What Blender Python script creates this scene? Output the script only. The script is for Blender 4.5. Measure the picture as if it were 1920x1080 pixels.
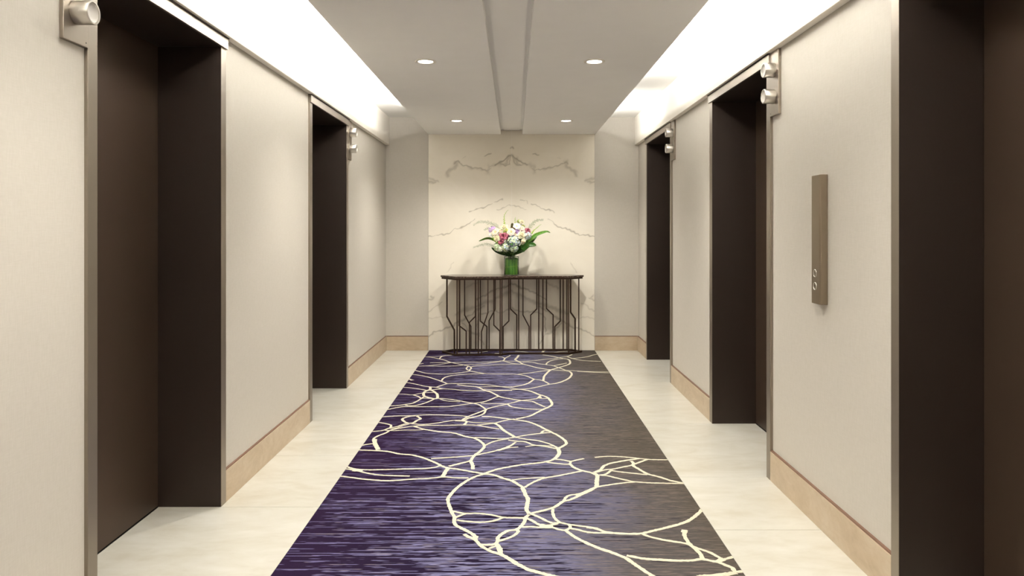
import bpy, math, random
import numpy as np
from mathutils import Vector, Matrix

for o in list(bpy.data.objects):
    bpy.data.objects.remove(o)
S = bpy.context.scene
COL = S.collection
PI = math.pi
rnd = random.Random(7)

# ------------------------------------------------------------------ camera, light, exposure
F = 1350.0; VPX, VPY, EYE = 964.0, 431.0, 1.4      # focal length and vanishing point in pixels, eye height
cd = bpy.data.cameras.new('camera'); cam = bpy.data.objects.new('camera', cd); COL.objects.link(cam)
cam.location = (0, 0, EYE); cam.rotation_euler = (PI / 2, 0, 0)
cd.sensor_width = 36; cd.lens = 36 * F / 1920
cd.shift_x = -(VPX - 960) / 1920; cd.shift_y = -(540 - VPY) / 1920
cd.clip_start = 0.05
S.camera = cam
w = bpy.data.worlds.new('world'); S.world = w; w.use_nodes = True
w.node_tree.nodes['Background'].inputs[0].default_value = (1, .95, .88, 1)
w.node_tree.nodes['Background'].inputs[1].default_value = 0.02
S.view_settings.view_transform = 'Standard'; S.view_settings.look = 'None'
S.view_settings.gamma = 1; S.view_settings.use_curve_mapping = False
S.view_settings.exposure = 0.52
COVE_W = 12.0          # watts per metre of cove strip
SPOT_W = 88.0          # watts per downlight
COVE_COL = (1.0, 0.99, 0.955); SPOT_COL = (1.0, 0.965, 0.88)

# ------------------------------------------------------------------ dimensions (metres)
D = 8.365                       # end wall
Y0 = -3.0                       # wall behind the camera
WL, WR = -1.493, 1.445          # side walls
FL, FR = -1.480, 1.430          # face of the lift surrounds and skirting
BL, BR = -1.450, 1.400          # fascia band
DL, DR = -1.798, 1.745          # lift doors
CZ, SZ = 2.71, 2.51             # cove ceiling, dropped ceiling
SL, SR = -0.998, 0.942          # dropped ceiling edges
RL, RR = -0.985, 0.935          # carpet edges
BZ = 2.385                      # underside of fascia band
HZ = 2.325                      # door head

# ------------------------------------------------------------------ helpers
def lin(c):
    return tuple(((v / 255) / 12.92 if v / 255 <= .04045 else ((v / 255 + .055) / 1.055) ** 2.4) for v in c) + (1,)

class MB:
    def __init__(s): s.v = []; s.f = []; s.smooth = False
    def box(s, x0, x1, y0, y1, z0, z1):
        if x0 > x1: x0, x1 = x1, x0
        if y0 > y1: y0, y1 = y1, y0
        if z0 > z1: z0, z1 = z1, z0
        b = len(s.v)
        s.v += [(x, y, z) for z in (z0, z1) for y in (y0, y1) for x in (x0, x1)]
        s.f += [tuple(b + i for i in q) for q in ((0, 2, 3, 1), (4, 5, 7, 6), (0, 1, 5, 4), (2, 6, 7, 3), (0, 4, 6, 2), (1, 3, 7, 5))]
        return s
    def prism(s, poly, z0, z1):
        b = len(s.v); n = len(poly)
        s.v += [(x, y, z0) for x, y in poly] + [(x, y, z1) for x, y in poly]
        s.f += [tuple(b + n - 1 - i for i in range(n)), tuple(b + n + i for i in range(n))]
        s.f += [(b + i, b + (i + 1) % n, b + n + (i + 1) % n, b + n + i) for i in range(n)]
        return s
    def tube(s, pts, r, n=8, caps=True, closed=False):
        pts = [Vector(p) for p in pts]; m = len(pts); b = len(s.v)
        rr = r if isinstance(r, (list, tuple)) else [r] * m
        up = None
        for i, p in enumerate(pts):
            t = (pts[min(i + 1, m - 1)] - pts[max(i - 1, 0)])
            if closed: t = pts[(i + 1) % m] - pts[i - 1]
            t.normalize()
            if up is None:
                up = Vector((0, 0, 1)) if abs(t.z) < .9 else Vector((0, 1, 0))
            a = up - t * up.dot(t); a.normalize(); c = t.cross(a); up = a
            s.v += [tuple(p + (a * math.cos(k * 2 * PI / n) + c * math.sin(k * 2 * PI / n)) * rr[i]) for k in range(n)]
        for i in range(m if closed else m - 1):
            j = (i + 1) % m
            s.f += [(b + i * n + k, b + i * n + (k + 1) % n, b + j * n + (k + 1) % n, b + j * n + k) for k in range(n)]
        if caps and not closed:
            s.f += [tuple(b + n - 1 - k for k in range(n)), tuple(b + (m - 1) * n + k for k in range(n))]
        return s
    def square_bar(s, pts, a, closed=False):
        """square section bar of half width a with mitred joints, for a planar path"""
        pts = [Vector(p) for p in pts]; m = len(pts); b = len(s.v)
        d = [(pts[(i + 1) % m] - pts[i]).normalized() for i in range(m)]
        if not closed: d[-1] = d[-2]
        nor = None
        for i in range(m - 1):
            c = d[i].cross(d[i + 1])
            if c.length > 1e-4: nor = c.normalized(); break
        if nor is None: nor = Vector((0, 1, 0)) if abs(d[0].y) < .5 else Vector((0, 0, 1))
        for i, p in enumerate(pts):
            d0 = d[i - 1] if (i > 0 or closed) else d[0]; d1 = d[i]
            t = (d0 + d1).normalized(); side = nor.cross(t).normalized()
            k = a / max(.35, side.dot(nor.cross(d1).normalized()))
            for e, g in ((-1, -1), (1, -1), (1, 1), (-1, 1)):
                s.v.append(tuple(p + side * (k * e) + nor * (a * g)))
        for i in range(m if closed else m - 1):
            j = (i + 1) % m
            s.f += [(b + i * 4 + k, b + i * 4 + (k + 1) % 4, b + j * 4 + (k + 1) % 4, b + j * 4 + k) for k in range(4)]
        if not closed:
            s.f += [(b + 3, b + 2, b + 1, b), tuple(b + (m - 1) * 4 + k for k in range(4))]
        return s
    def lathe(s, prof, n=32, M=None):
        """profile of (radius, height), axis z, then matrix M"""
        b = len(s.v); m = len(prof)
        for r, h in prof:
            for k in range(n):
                p = Vector((r * math.cos(2 * PI * k / n), r * math.sin(2 * PI * k / n), h))
                s.v.append(tuple(M @ p) if M else tuple(p))
        for i in range(m - 1):
            s.f += [(b + i * n + k, b + i * n + (k + 1) % n, b + (i + 1) * n + (k + 1) % n, b + (i + 1) * n + k) for k in range(n)]
        return s
    def grid(s, fn, nu, nv, M=None):
        b = len(s.v)
        for i in range(nu + 1):
            for j in range(nv + 1):
                p = Vector(fn(i / nu, j / nv)); s.v.append(tuple(M @ p) if M else tuple(p))
        for i in range(nu):
            for j in range(nv):
                a = b + i * (nv + 1) + j
                s.f.append((a, a + nv + 1, a + nv + 2, a + 1))
        return s
    def mesh(s, name, mat):
        me = bpy.data.meshes.new(name); me.from_pydata(s.v, [], s.f); me.update()
        if s.smooth:
            me.polygons.foreach_set('use_smooth', [True] * len(me.polygons))
        if mat: me.materials.append(mat)
        return me
    def build(s, name, mat, parent=None, bevel=0, smooth=False, solid=0):
        s.smooth = smooth
        o = bpy.data.objects.new(name, s.mesh(name, mat)); COL.objects.link(o)
        if parent is not None:
            o.parent = parent; o.matrix_parent_inverse = Matrix.Translation(-parent.location)
        if solid:
            m = o.modifiers.new('solid', 'SOLIDIFY'); m.thickness = solid; m.offset = 0
        if bevel:
            m = o.modifiers.new('bevel', 'BEVEL'); m.width = bevel; m.segments = 2; m.limit_method = 'ANGLE'
        return o

def tag(o, label=None, cat=None, group=None, kind=None):
    if label: o['label'] = label
    if cat: o['category'] = cat
    if group: o['group'] = group
    if kind: o['kind'] = kind
    return o
def empty(name, loc=(0, 0, 0), **k):
    o = bpy.data.objects.new(name, None); COL.objects.link(o); o.location = loc; o.empty_display_size = .1
    bpy.context.view_layer.update()
    return tag(o, **k)

# ------------------------------------------------------------------ materials
class NT:
    def __init__(s, name):
        s.m = bpy.data.materials.new(name); s.m.use_nodes = True
        s.t = s.m.node_tree; s.b = s.t.nodes['Principled BSDF']
    def n(s, typ, **k):
        nd = s.t.nodes.new(typ)
        for a, v in k.items():
            if a.startswith('i_'): nd.inputs[int(a[2:])].default_value = v
            else: setattr(nd, a, v)
        return nd
    def l(s, a, b): s.t.links.new(a, b)
    def coord(s, scale=(1, 1, 1)):
        g = s.n('ShaderNodeNewGeometry'); mp = s.n('ShaderNodeMapping'); mp.inputs['Scale'].default_value = scale
        s.l(g.outputs['Position'], mp.inputs['Vector']); return mp.outputs[0]
    def noise(s, scale, vec, detail=3, rough=.5, dist=0):
        nd = s.n('ShaderNodeTexNoise'); nd.inputs['Scale'].default_value = scale; nd.inputs['Detail'].default_value = detail
        nd.inputs['Roughness'].default_value = rough; nd.inputs['Distortion'].default_value = dist
        s.l(vec, nd.inputs['Vector']); return nd.outputs['Fac']
    def ramp(s, fac, stops, interp='LINEAR'):
        r = s.n('ShaderNodeValToRGB'); r.color_ramp.interpolation = interp; e = r.color_ramp.elements
        while len(e) > 1: e.remove(e[-1])
        e[0].position = stops[0][0]; e[0].color = stops[0][1]
        for p, c in stops[1:]:
            q = e.new(p); q.color = c
        s.l(fac, r.inputs[0]); return r.outputs[0]
    def math(s, op, a, b=None, clamp=False):
        m = s.n('ShaderNodeMath', operation=op, use_clamp=clamp)
        for i, x in enumerate((a, b)):
            if x is None: continue
            if isinstance(x, (int, float)): m.inputs[i].default_value = x
            else: s.l(x, m.inputs[i])
        return m.outputs[0]
    def mix(s, fac, a, b):
        m = s.n('ShaderNodeMix', data_type='RGBA')
        for sock, x in ((m.inputs[0], fac), (m.inputs[6], a), (m.inputs[7], b)):
            if isinstance(x, (int, float, tuple)): sock.default_value = x
            else: s.l(x, sock)
        return m.outputs[2]
    def bump(s, h, strength, dist=.002):
        b = s.n('ShaderNodeBump'); b.inputs['Strength'].default_value = strength; b.inputs['Distance'].default_value = dist
        s.l(h, b.inputs['Height']); s.l(b.outputs[0], s.b.inputs['Normal'])
    def set(s, **k):
        for a, v in k.items():
            s.b.inputs[a.replace('_', ' ')].default_value = v
        return s

def simple(name, rgb, rough=.5, metal=0, var=.06, nscale=6, spec=.5, **k):
    """plain colour with slight procedural variation"""
    t = NT(name); c = lin(rgb)
    f = t.noise(nscale, t.coord(), 3)
    lo = tuple(x * (1 - var) for x in c[:3]) + (1,); hi = tuple(min(1, x * (1 + var)) for x in c[:3]) + (1,)
    t.l(t.ramp(f, [(.3, lo), (.7, hi)]), t.b.inputs['Base Color'])
    t.set(Roughness=rough, Metallic=metal, **{'Specular IOR Level': spec}, **k)
    return t.m

def wall_mat():
    t = NT('woven_wallcovering')
    v = t.noise(260, t.coord((1, 1, .10)), 2); h = t.noise(260, t.coord((.10, .10, 1)), 2)
    f = t.math('ADD', t.math('MULTIPLY', v, .6), t.math('MULTIPLY', h, .4))
    t.l(t.ramp(f, [(.35, lin((193, 187, 176))), (.65, lin((199, 193, 183)))]), t.b.inputs['Base Color'])
    t.set(Roughness=.7, **{'Specular IOR Level': .25}); t.bump(f, .10, .0006); return t.m
def stone_mat(name, a, b, c, rough, scale=1.0, vec=(1, 1, 1)):
    t = NT(name)
    p = t.coord(vec)
    f = t.noise(1.6 * scale, p, 6, .6, 1.2); g = t.noise(7 * scale, p, 5, .6, .6)
    f = t.math('ADD', t.math('MULTIPLY', f, .65), t.math('MULTIPLY', g, .35))
    t.l(t.ramp(f, [(.3, lin(a)), (.5, lin(b)), (.68, lin(c))]), t.b.inputs['Base Color'])
    t.set(Roughness=rough, **{'Specular IOR Level': .4}); return t.m
def brushed(name, rgb, rough, metal, aniso=(60, 60, 2)):
    t = NT(name); f = t.noise(14, t.coord(aniso), 2)
    c = lin(rgb); lo = tuple(x * .96 for x in c[:3]) + (1,)
    t.l(t.ramp(f, [(.3, lo), (.7, c)]), t.b.inputs['Base Color'])
    t.l(t.ramp(f, [(.2, (rough - .01,) * 3 + (1,)), (.8, (rough + .02,) * 3 + (1,))]), t.b.inputs['Roughness'])
    t.set(Metallic=metal); return t.m

M = {}
M['wall'] = wall_mat()
M['paint'] = simple('white_ceiling_paint', (250, 249, 246), .8, var=.008, spec=.2)
M['fascia'] = simple('warm_white_fascia_paint', (238, 232, 222), .75, var=.012, spec=.2)
M['floor'] = stone_mat('cream_limestone', (184, 177, 160), (197, 193, 181), (206, 203, 194), .28, 1.0, (1, 2.2, 1))
M['grout'] = simple('cream_grout', (160, 148, 126), .8)
M['skirt'] = stone_mat('beige_travertine', (172, 152, 126), (186, 167, 142), (196, 180, 158), .4, 2.0, (1, 1, 2))
M['cap'] = simple('reddish_wood_cap', (112, 80, 62), .45)
M['door'] = brushed('dark_bronze_door', (78, 62, 50), .42, .55)
M['lining'] = brushed('dark_bronze_lining', (56, 45, 39), .45, .5)
M['casing'] = brushed('bronze_casing', (150, 140, 128), .38, .85)
M['nickel'] = brushed('satin_nickel', (205, 200, 192), .28, .95)
M['lens'] = simple('frosted_lens', (205, 200, 194), .35, var=.02)
M['blackgap'] = simple('shadow_gap_black', (18, 15, 13), .7)
M['panelmetal'] = brushed('bronze_panel', (142, 128, 110), .42, .85)

def emis(name, col, st):
    t = NT(name); t.set(**{'Emission Color': col + (1,), 'Emission Strength': st, 'Base Color': (.9, .88, .84, 1)})
    f = t.noise(30, t.coord(), 1)
    t.l(t.ramp(f, [(0, col + (1,)), (1, tuple(c * .97 for c in col) + (1,))]), t.b.inputs['Emission Color'])
    return t.m
M['glow'] = emis('downlight_glow', (1, .95, .86), 14.0)
M['led'] = emis('led_glow', (1, .93, .82), 3.0)

# ------------------------------------------------------------------ openings
# (side, near outer, near inner, far inner, far outer)
DOORS = [(-1, 2.500, 2.558, 3.639, 3.700), (-1, 5.222, 5.284, 6.362, 6.422),
         (1, 1.470, 1.528, 2.678, 2.733), (1, 4.022, 4.081, 5.203, 5.272), (1, 6.562, 6.612, 7.763, 7.815)]
def side_doors(s): return [d for d in DOORS if d[0] == s]

# ------------------------------------------------------------------ structure: side walls
for s, nm, W, B, O in ((-1, 'wall_left', WL, BL, -2.05), (1, 'wall_right', WR, BR, 2.0)):
    root = empty(nm, (W, Y0, 0), kind='structure',
                 label='left side wall in pale woven wallcovering with two lift openings' if s < 0 else 'right side wall in pale woven wallcovering with three lift openings')
    edges = [Y0] + [v for d in side_doors(s) for v in (d[1] + .02, d[4] - .02)] + [D + .1]
    for i in range(0, len(edges), 2):
        MB().box(W, O, edges[i], edges[i + 1], -.012, CZ).build('wall_panel', M['wall'], root)
    for d in side_doors(s):
        MB().box(W, O, d[1] + .02, d[4] - .02, HZ + .03, CZ).build('lintel_panel', M['wall'], root)
        MB().box(O, O - s * .05, d[1], d[4], -.012, HZ + .03).build('shaft_lining', M['blackgap'], root)
    MB().box(W - s * .001, B, Y0, D, BZ, CZ).build('fascia_band', M['fascia'], root, bevel=.003)

# skirting: one board between each two openings, and its cap strip
for s, nm, W, Fc in ((-1, 'baseboard_left', WL, FL), (1, 'baseboard_right', WR, FR)):
    root = empty(nm, (W, Y0, 0), kind='structure',
                 label='beige stone skirting with reddish cap along the left wall' if s < 0 else 'beige stone skirting with reddish cap along the right wall')
    edges = [Y0] + [v for d in side_doors(s) for v in (d[1], d[4])] + [D]
    for i in range(0, len(edges), 2):
        MB().box(W + s * .01, Fc, edges[i], edges[i + 1], 0, .162).build('skirting_board', M['skirt'], root, bevel=.0015)
        MB().box(W + s * .01, Fc + s * .003, edges[i], edges[i + 1], .162, .170).build('cap_strip', M['cap'], root, bevel=.002)
# end wall
root = empty('wall_back', (0, D, 0), kind='structure', label='end wall with pale flanks and book-matched white marble centre')
MB().box(WL - .3, -.998, D, D + .15, -.012, CZ).build('wall_panel', M['wall'], root)
MB().box(.936, WR + .3, D, D + .15, -.012, CZ).build('wall_panel', M['wall'], root)
MB().box(-.998, .936, D + .03, D + .15, -.012, CZ).build('backing_panel', M['paint'], root)
bb = empty('baseboard_back', (0, D, 0), kind='structure', label='beige stone skirting either side of the marble on the end wall')
for a, b in ((FL, -.998), (.936, FR)):
    MB().box(a, b, D - .014, D + .01, 0, .162).build('skirting_board', M['skirt'], bb, bevel=.0015)
    MB().box(a, b, D - .011, D + .01, .162, .170).build('cap_strip', M['cap'], bb, bevel=.002)
MB().box(WL - .3, WR + .3, Y0 - .15, Y0, -.012, CZ).build('wall_front', M['wall']) ; tag(bpy.data.objects['wall_front'], 'pale wall behind the camera', kind='structure')

# marble slabs: veins traced on the wall plane, book matched about the middle
def wallpt(px, py): return ((px - VPX) * D / F, EYE - (py - VPY) * D / F)
AX = wallpt(959.3, 0)[0]
VEINS = []
def vein(ox, oy, k, pts, wd, st): VEINS.append(([wallpt(ox + x / k, oy + y / k) for x, y in pts], wd, st))
A = (800, 250, 12); Bv = (800, 360, 12); Cv = (800, 530, 8.306)
vein(*A, [(1930, 440), (1850, 530), (1780, 580), (1640, 670), (1540, 715)], .011, .75)
vein(*A, [(1900, 520), (1850, 690), (1770, 715), (1640, 680)], .008, .55)
vein(*A, [(1900, 470), (1830, 590), (1780, 690)], .016, .40)
vein(*A, [(1660, 690), (1500, 720), (1400, 740), (1390, 880)], .020, .28)
vein(*A, [(1450, 790), (1380, 840), (1300, 815), (1180, 790), (1080, 760)], .007, .5)
vein(*A, [(1080, 760), (980, 770), (900, 740), (800, 700), (730, 650)], .006, .5)
vein(*A, [(1200, 800), (1080, 790), (980, 775)], .012, .3)
vein(*A, [(730, 650), (690, 630), (640, 680)], .013, .6)
vein(*A, [(690, 680), (660, 760), (560, 810), (480, 860), (470, 940)], .018, .38)
vein(*A, [(1300, 495), (1380, 480), (1430, 465)], .006, .6)
vein(*A, [(1890, 345), (1930, 320)], .012, .55)
vein(*A, [(800, 560), (880, 540)], .005, .25)
vein(*A, [(60, 1010), (150, 1040), (260, 1075)], .014, .35)
vein(*A, [(40, 1090), (200, 1100)], .012, .4)
vein(*Bv, [(0, 992), (200, 980), (380, 960), (480, 930), (560, 880), (660, 830), (800, 795), (900, 755), (960, 700), (1020, 640), (1090, 600)], .005, .62)
vein(*Bv, [(960, 460), (1040, 410), (1130, 390), (1250, 355), (1350, 310), (1470, 265)], .0045, .6)
vein(*Bv, [(1540, 245), (1600, 205), (1700, 165)], .005, .5)
vein(*Bv, [(1580, 405), (1680, 375), (1750, 345), (1850, 300), (1930, 285)], .004, .45)
vein(*Cv, [(780, 260), (900, 200), (950, 170), (1080, 110), (1200, 70), (1330, 10)], .009, .6)
vein(*Cv, [(450, 490), (600, 425), (760, 370), (900, 320), (1020, 280), (1100, 240), (1329, 130)], .022, .42)
vein(*Cv, [(540, 590), (680, 510), (760, 440), (900, 370)], .012, .5)
vein(*Cv, [(0, 860), (120, 770), (280, 720), (380, 690), (460, 630), (540, 590), (620, 560)], .009, .5)
vein(*Cv, [(20, 270), (110, 235), (60, 215)], .010, .4)
vein(*Cv, [(20, 460), (120, 390), (230, 310)], .006, .3)
vein(*Cv, [(20, 560), (160, 540), (300, 545)], .006, .25)
vein(*Cv, [(850, 490), (920, 470), (980, 455), (1080, 440), (1170, 465), (1280, 420), (1329, 390)], .008, .45)
vein(*Cv, [(830, 480), (800, 600), (790, 700), (830, 880), (890, 960)], .006, .5)
vein(*Cv, [(560, 620), (640, 730), (740, 790), (820, 800)], .010, .45)
vein(*Cv, [(600, 90), (700, 30), (800, -10)], .010, .3)
vein(845 - 120, 440, 8, [(1000, 420), (940, 520), (900, 560)], .004, .3)
def vein_mask(X, Z):
    jx = .006 * np.sin(Z * 41 + np.sin(X * 27) * 2) + .004 * np.sin(Z * 97 + X * 61)
    jz = .006 * np.sin(X * 37 + np.sin(Z * 31) * 2) + .004 * np.sin(X * 103 - Z * 53)
    P = np.stack([AX - np.abs(X - AX) + jx, Z + jz], -1)
    out = np.zeros(X.shape)
    thick = .7 + .5 * np.sin(X * 23 + Z * 17) * np.sin(Z * 29 - X * 11)
    for pts, wd, st in VEINS:
        d = np.full(X.shape, 9.0)
        for a, b in zip(pts[:-1], pts[1:]):
            a = np.array(a); b = np.array(b); e = b - a
            t = np.clip(((P - a) @ e) / (e @ e), 0, 1)
            d = np.minimum(d, np.linalg.norm(P - a - t[..., None] * e, axis=-1))
        ww = wd * (thick + .35)
        out = np.maximum(out, st * np.exp(-(d / ww) ** 2))
    return out
def marble_mat():
    t = NT('white_marble')
    at = t.n('ShaderNodeAttribute', attribute_name='vein')
    f = t.noise(1.1, t.coord(), 5, .6, .8); g = t.noise(40, t.coord(), 4, .6)
    base = t.ramp(f, [(.3, lin((232, 224, 208))), (.6, lin((240, 233, 219)))])
    veincol = t.ramp(g, [(.3, lin((128, 118, 98))), (.7, lin((164, 152, 130)))])
    k = t.math('MULTIPLY', at.outputs['Fac'], t.math('ADD', t.math('MULTIPLY', g, 1.1), .55), clamp=True)
    t.l(t.mix(k, base, veincol), t.b.inputs['Base Color'])
    t.set(Roughness=.32, **{'Specular IOR Level': .35}); return t.m
M['marble'] = marble_mat()
for x0, x1 in ((-.996, AX - .0008), (AX + .0008, .934)):
    nx, nz = int((x1 - x0) / .006), int(2.56 / .006)
    xs = np.linspace(x0, x1, nx + 1); zs = np.linspace(0, 2.58, nz + 1)
    X, Z = np.meshgrid(xs, zs, indexing='ij')
    m = MB()
    m.v = [(float(x), D, float(z)) for x in xs for z in zs]
    m.f = [(i * (nz + 1) + j, (i + 1) * (nz + 1) + j, (i + 1) * (nz + 1) + j + 1, i * (nz + 1) + j + 1) for i in range(nx) for j in range(nz)]
    o = m.build('marble_slab', M['marble'], root)
    at = o.data.attributes.new('vein', 'FLOAT', 'POINT'); at.data.foreach_set('value', vein_mask(X, Z).ravel().astype(np.float32))
    e = MB().box(x0, x1, D + .0005, D + .02, 0, 2.58).build('slab_core', M['marble'], root)

# ------------------------------------------------------------------ ceiling
ceil = empty('ceiling', (0, 0, SZ), kind='structure', label='dropped white ceiling with centre channel and side light coves')
MB().box(WL - .3, WR + .3, Y0 - .1, D + .15, CZ, CZ + .1).build('cove_ceiling', M['paint'], ceil)
G0, G1 = -.155, .097
MB().box(SL, G0, Y0, D, SZ, SZ + .05).build('ceiling_panel', M['paint'], ceil)
MB().box(G1, SR, Y0, D, SZ, SZ + .05).build('ceiling_panel', M['paint'], ceil)
MB().box(G0 - .02, G1 + .02, Y0, D, SZ + .056, SZ + .08).build('channel_top', M['paint'], ceil)
MB().box(G0 - .02, G0, Y0, D, SZ + .05, SZ + .056).build('channel_side', M['paint'], ceil)
MB().box(G1, G1 + .02, Y0, D, SZ + .05, SZ + .056).build('channel_side', M['paint'], ceil)
MB().box(G0 + .031, G1 - .029, Y0, D, SZ + .046, SZ + .056).build('channel_panel', M['paint'], ceil)
MB().box(G0, G1, D - .02, D, SZ + .046, SZ + .056).build('channel_end', M['paint'], ceil)

# cove light strips lie on top of the dropped ceiling near its edges
def cove(x, sgn, y0, y1, label):
    y1 = min(y1, D - .1)
    e = empty('cove_light_strip', (x, y0, SZ + .05), label=label, cat='light strip', group='cove light strips')
    MB().box(x - .012, x + .012, y0, y1, SZ + .05, SZ + .062).build('aluminium_channel', M['nickel'], e)
    MB().box(x - .008, x + .008, y0, y1, SZ + .0625, SZ + .066).build('diffuser', M['led'], e)
    la = bpy.data.lights.new('cove_light', 'AREA'); la.shape = 'RECTANGLE'; la.size = .02; la.size_y = y1 - y0
    la.energy = COVE_W * (y1 - y0); la.color = COVE_COL
    o = bpy.data.objects.new('cove_light', la); COL.objects.link(o)
    o.location = (x, (y0 + y1) / 2, SZ + .072)
    d = Vector((sgn * .62, 0, .78)); up = Vector((0, 1, 0))
    z = -d; xx = up.cross(z).normalized()
    o.rotation_euler = Matrix((xx, up, z)).transposed().to_euler()
cove(SL + .085, -1, Y0 + .2, 7.35, 'long light strip hidden in the left ceiling cove')
cove(SR - .085, 1, Y0 + .2, 5.95, 'long light strip hidden in the right ceiling cove')
cove(SR - .085, 1, 6.95, 7.75, 'short light strip at the far end of the right ceiling cove')

# downlights
def downlight(x, y, label):
    e = empty('recessed_downlight', (x, y, SZ), label=label, cat='ceiling light', group='recessed ceiling downlights')
    T = Matrix.Translation((x, y, 0))
    MB().lathe([(.070, SZ - .0005), (.070, SZ - .004), (.066, SZ - .006), (.052, SZ - .006), (.047, SZ - .002), (.047, SZ - .0005)], 40, T).build('trim_ring', M['fascia'], e, smooth=True)
    MB().lathe([(.0001, SZ - .0025), (.047, SZ - .0025)], 40, T).build('lamp_lens', M['glow'], e)
    la = bpy.data.lights.new('downlight', 'SPOT'); la.energy = SPOT_W; la.spot_size = math.radians(135); la.spot_blend = 1.0
    la.shadow_soft_size = .045; la.color = SPOT_COL
    o = bpy.data.objects.new('downlight', la); COL.objects.link(o); o.location = (x, y, SZ - .03)
XL, XR = -.583, .528
downlight(XL, 7.31, 'round downlight left of the channel, nearest the marble wall')
downlight(XR, 7.31, 'round downlight right of the channel, nearest the marble wall')
downlight(XL, 4.74, 'larger-looking round downlight left of the channel, nearer the viewer')
downlight(XR, 4.74, 'larger-looking round downlight right of the channel, nearer the viewer')
for yy in (2.17, -.4):
    for xx, sd in ((XL, 'left'), (XR, 'right')):
        downlight(xx, yy, 'round downlight %s of the channel, %s' % (sd, 'just above the picture' if yy > 0 else 'behind the camera'))

# ------------------------------------------------------------------ floor
fl = MB().box(WL - .6, WR + .6, Y0 - .1, D + .1, -.10, -.012).build('floor', M['grout'])
tag(fl, 'cream stone tile floor either side of the carpet', kind='structure')
G = .0016
def tile(x0, x1, y0, y1):
    MB().box(x0 + G, x1 - G, y0 + G, y1 - G, -.0125, 0).build('tile', M['floor'], fl, bevel=.0008)
def tiles(s, W, Dx, R, cuts):
    ds = side_doors(s)
    for a, b in zip(cuts[:-1], cuts[1:]):
        mid = (a + b) / 2
        door = next((d for d in ds if d[2] - .01 < mid < d[3] + .01), None)
        out = Dx if door else W
        tile(min(out, R), max(out, R), a, b)
tiles(-1, WL, DL, RL, [Y0, -1.5, 0, 1.3, 2.558, 3.639, 4.46, 5.284, 6.362, 7.36, D])
tiles(1, WR, DR, RR, [Y0, -1.5, 0, 1.528, 2.678, 3.36, 4.081, 5.203, 5.91, 6.612, 7.763, D])

# ------------------------------------------------------------------ lift doors
DN = {0: 'near left lift door in dark bronze with a lantern at its near side', 1: 'far left lift door in dark bronze with a lantern at its far side',
      2: 'nearest right lift door in dark bronze, cut off by the picture edge', 3: 'middle right lift door in dark bronze beside the call panel', 4: 'farthest right lift door in dark bronze near the marble wall'}
for i, (s, a0, a1, b1, b0) in enumerate(DOORS):
    Fc = FL if s < 0 else FR; Dx = DL if s < 0 else DR; W = WL if s < 0 else WR
    e = empty('door_%d' % (i + 1), (Fc, (a0 + b0) / 2, 0), label=DN[i], kind='structure')
    for y0, y1, ln in ((a0, a1, a1), (b1, b0, b1)):
        sg = -1 if ln == a1 else 1
        MB().box(Fc, W + s * .02, y0, y1, 0, HZ).build('casing', M['casing'], e, bevel=.0015)
        MB().box(Fc + s * .0012, Dx + s * .05, ln - sg * .0012, ln + sg * .012, 0, HZ).build('jamb_lining', M['lining'], e)
    MB().box(Fc - s * .010, W + s * .02, a0 - .004, b0 + .004, HZ, BZ - .006).build('header_casing', M['casing'], e, bevel=.0015)
    MB().box(Fc - s * .016, W + s * .02, a0 - .004, b0 + .004, BZ - .006, BZ - .0005).build('header_cap', M['lining'], e)
    MB().box(Fc + s * .0012, Dx + s * .05, a1, b1, HZ - .0012, HZ + .012).build('head_lining', M['lining'], e)
    mid = (a1 + b1) / 2
    MB().box(Dx, Dx + s * .03, a1 + .004, mid - .0015, .006, HZ - .001).build('door_panel', M['door'], e, bevel=.0015)
    MB().box(Dx, Dx + s * .03, mid + .0015, b1 - .004, .006, HZ - .001).build('door_panel', M['door'], e, bevel=.0015)
    MB().box(Dx + s * .001, Dx + s * .05, a1, b1, -.012, .002).build('sill', M['blackgap'], e)

# hall lanterns: a plate beside the casing with two projecting round lamps
def lantern(s, y0, y1, label):
    Fc = FL if s < 0 else FR; W = WL if s < 0 else WR
    yc = (y0 + y1) / 2
    e = empty('hall_lantern', (W, yc, 2.03), label=label, cat='lantern', group='lift hall lanterns')
    MB().box(Fc - s * .002, W, y0, y1, 2.03, BZ - .001).build('mounting_plate', M['casing'], e, bevel=.002)
    for z in (2.133, 2.276):
        ax = Matrix.Translation((Fc - s * .002, yc, z)) @ Matrix.Rotation(-s * PI / 2, 4, 'Y')
        lamp = MB().lathe([(.038, 0), (.038, .004), (.0405, .005), (.0405, .057), (.0385, .060), (.034, .060), (.033, .055)], 40, ax).build('lamp_cylinder', M['nickel'], e, smooth=False)
        lamp.data.polygons.foreach_set('use_smooth', [True] * len(lamp.data.polygons))
        lamp.data.set_sharp_from_angle(angle=.6)
        le = MB().lathe([(.0335, .0555), (.026, .0520), (.012, .050), (.0001, .0495)], 32, ax).build('lens', M['lens'], lamp, smooth=True)
        le.matrix_parent_inverse = Matrix.Identity(4)
    for yy, zz in ((y0 + .012, BZ - .02), (y1 - .012, 2.045)):
        ax = Matrix.Translation((Fc - s * .002, yy, zz)) @ Matrix.Rotation(-s * PI / 2, 4, 'Y')
        MB().lathe([(.0025, -.001), (.0025, .0006), (.0001, .001)], 12, ax).build('screw', M['blackgap'], e)
lantern(-1, 2.362, 2.498, 'two-lamp metal hall lantern at the near side of the near left lift door')
lantern(-1, 6.424, 6.552, 'two-lamp metal hall lantern at the far side of the far left lift door')
lantern(1, 3.894, 4.020, 'two-lamp metal hall lantern above the call panel, on the middle right lift door')
lantern(1, 6.436, 6.560, 'two-lamp metal hall lantern on the farthest right lift door')

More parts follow.
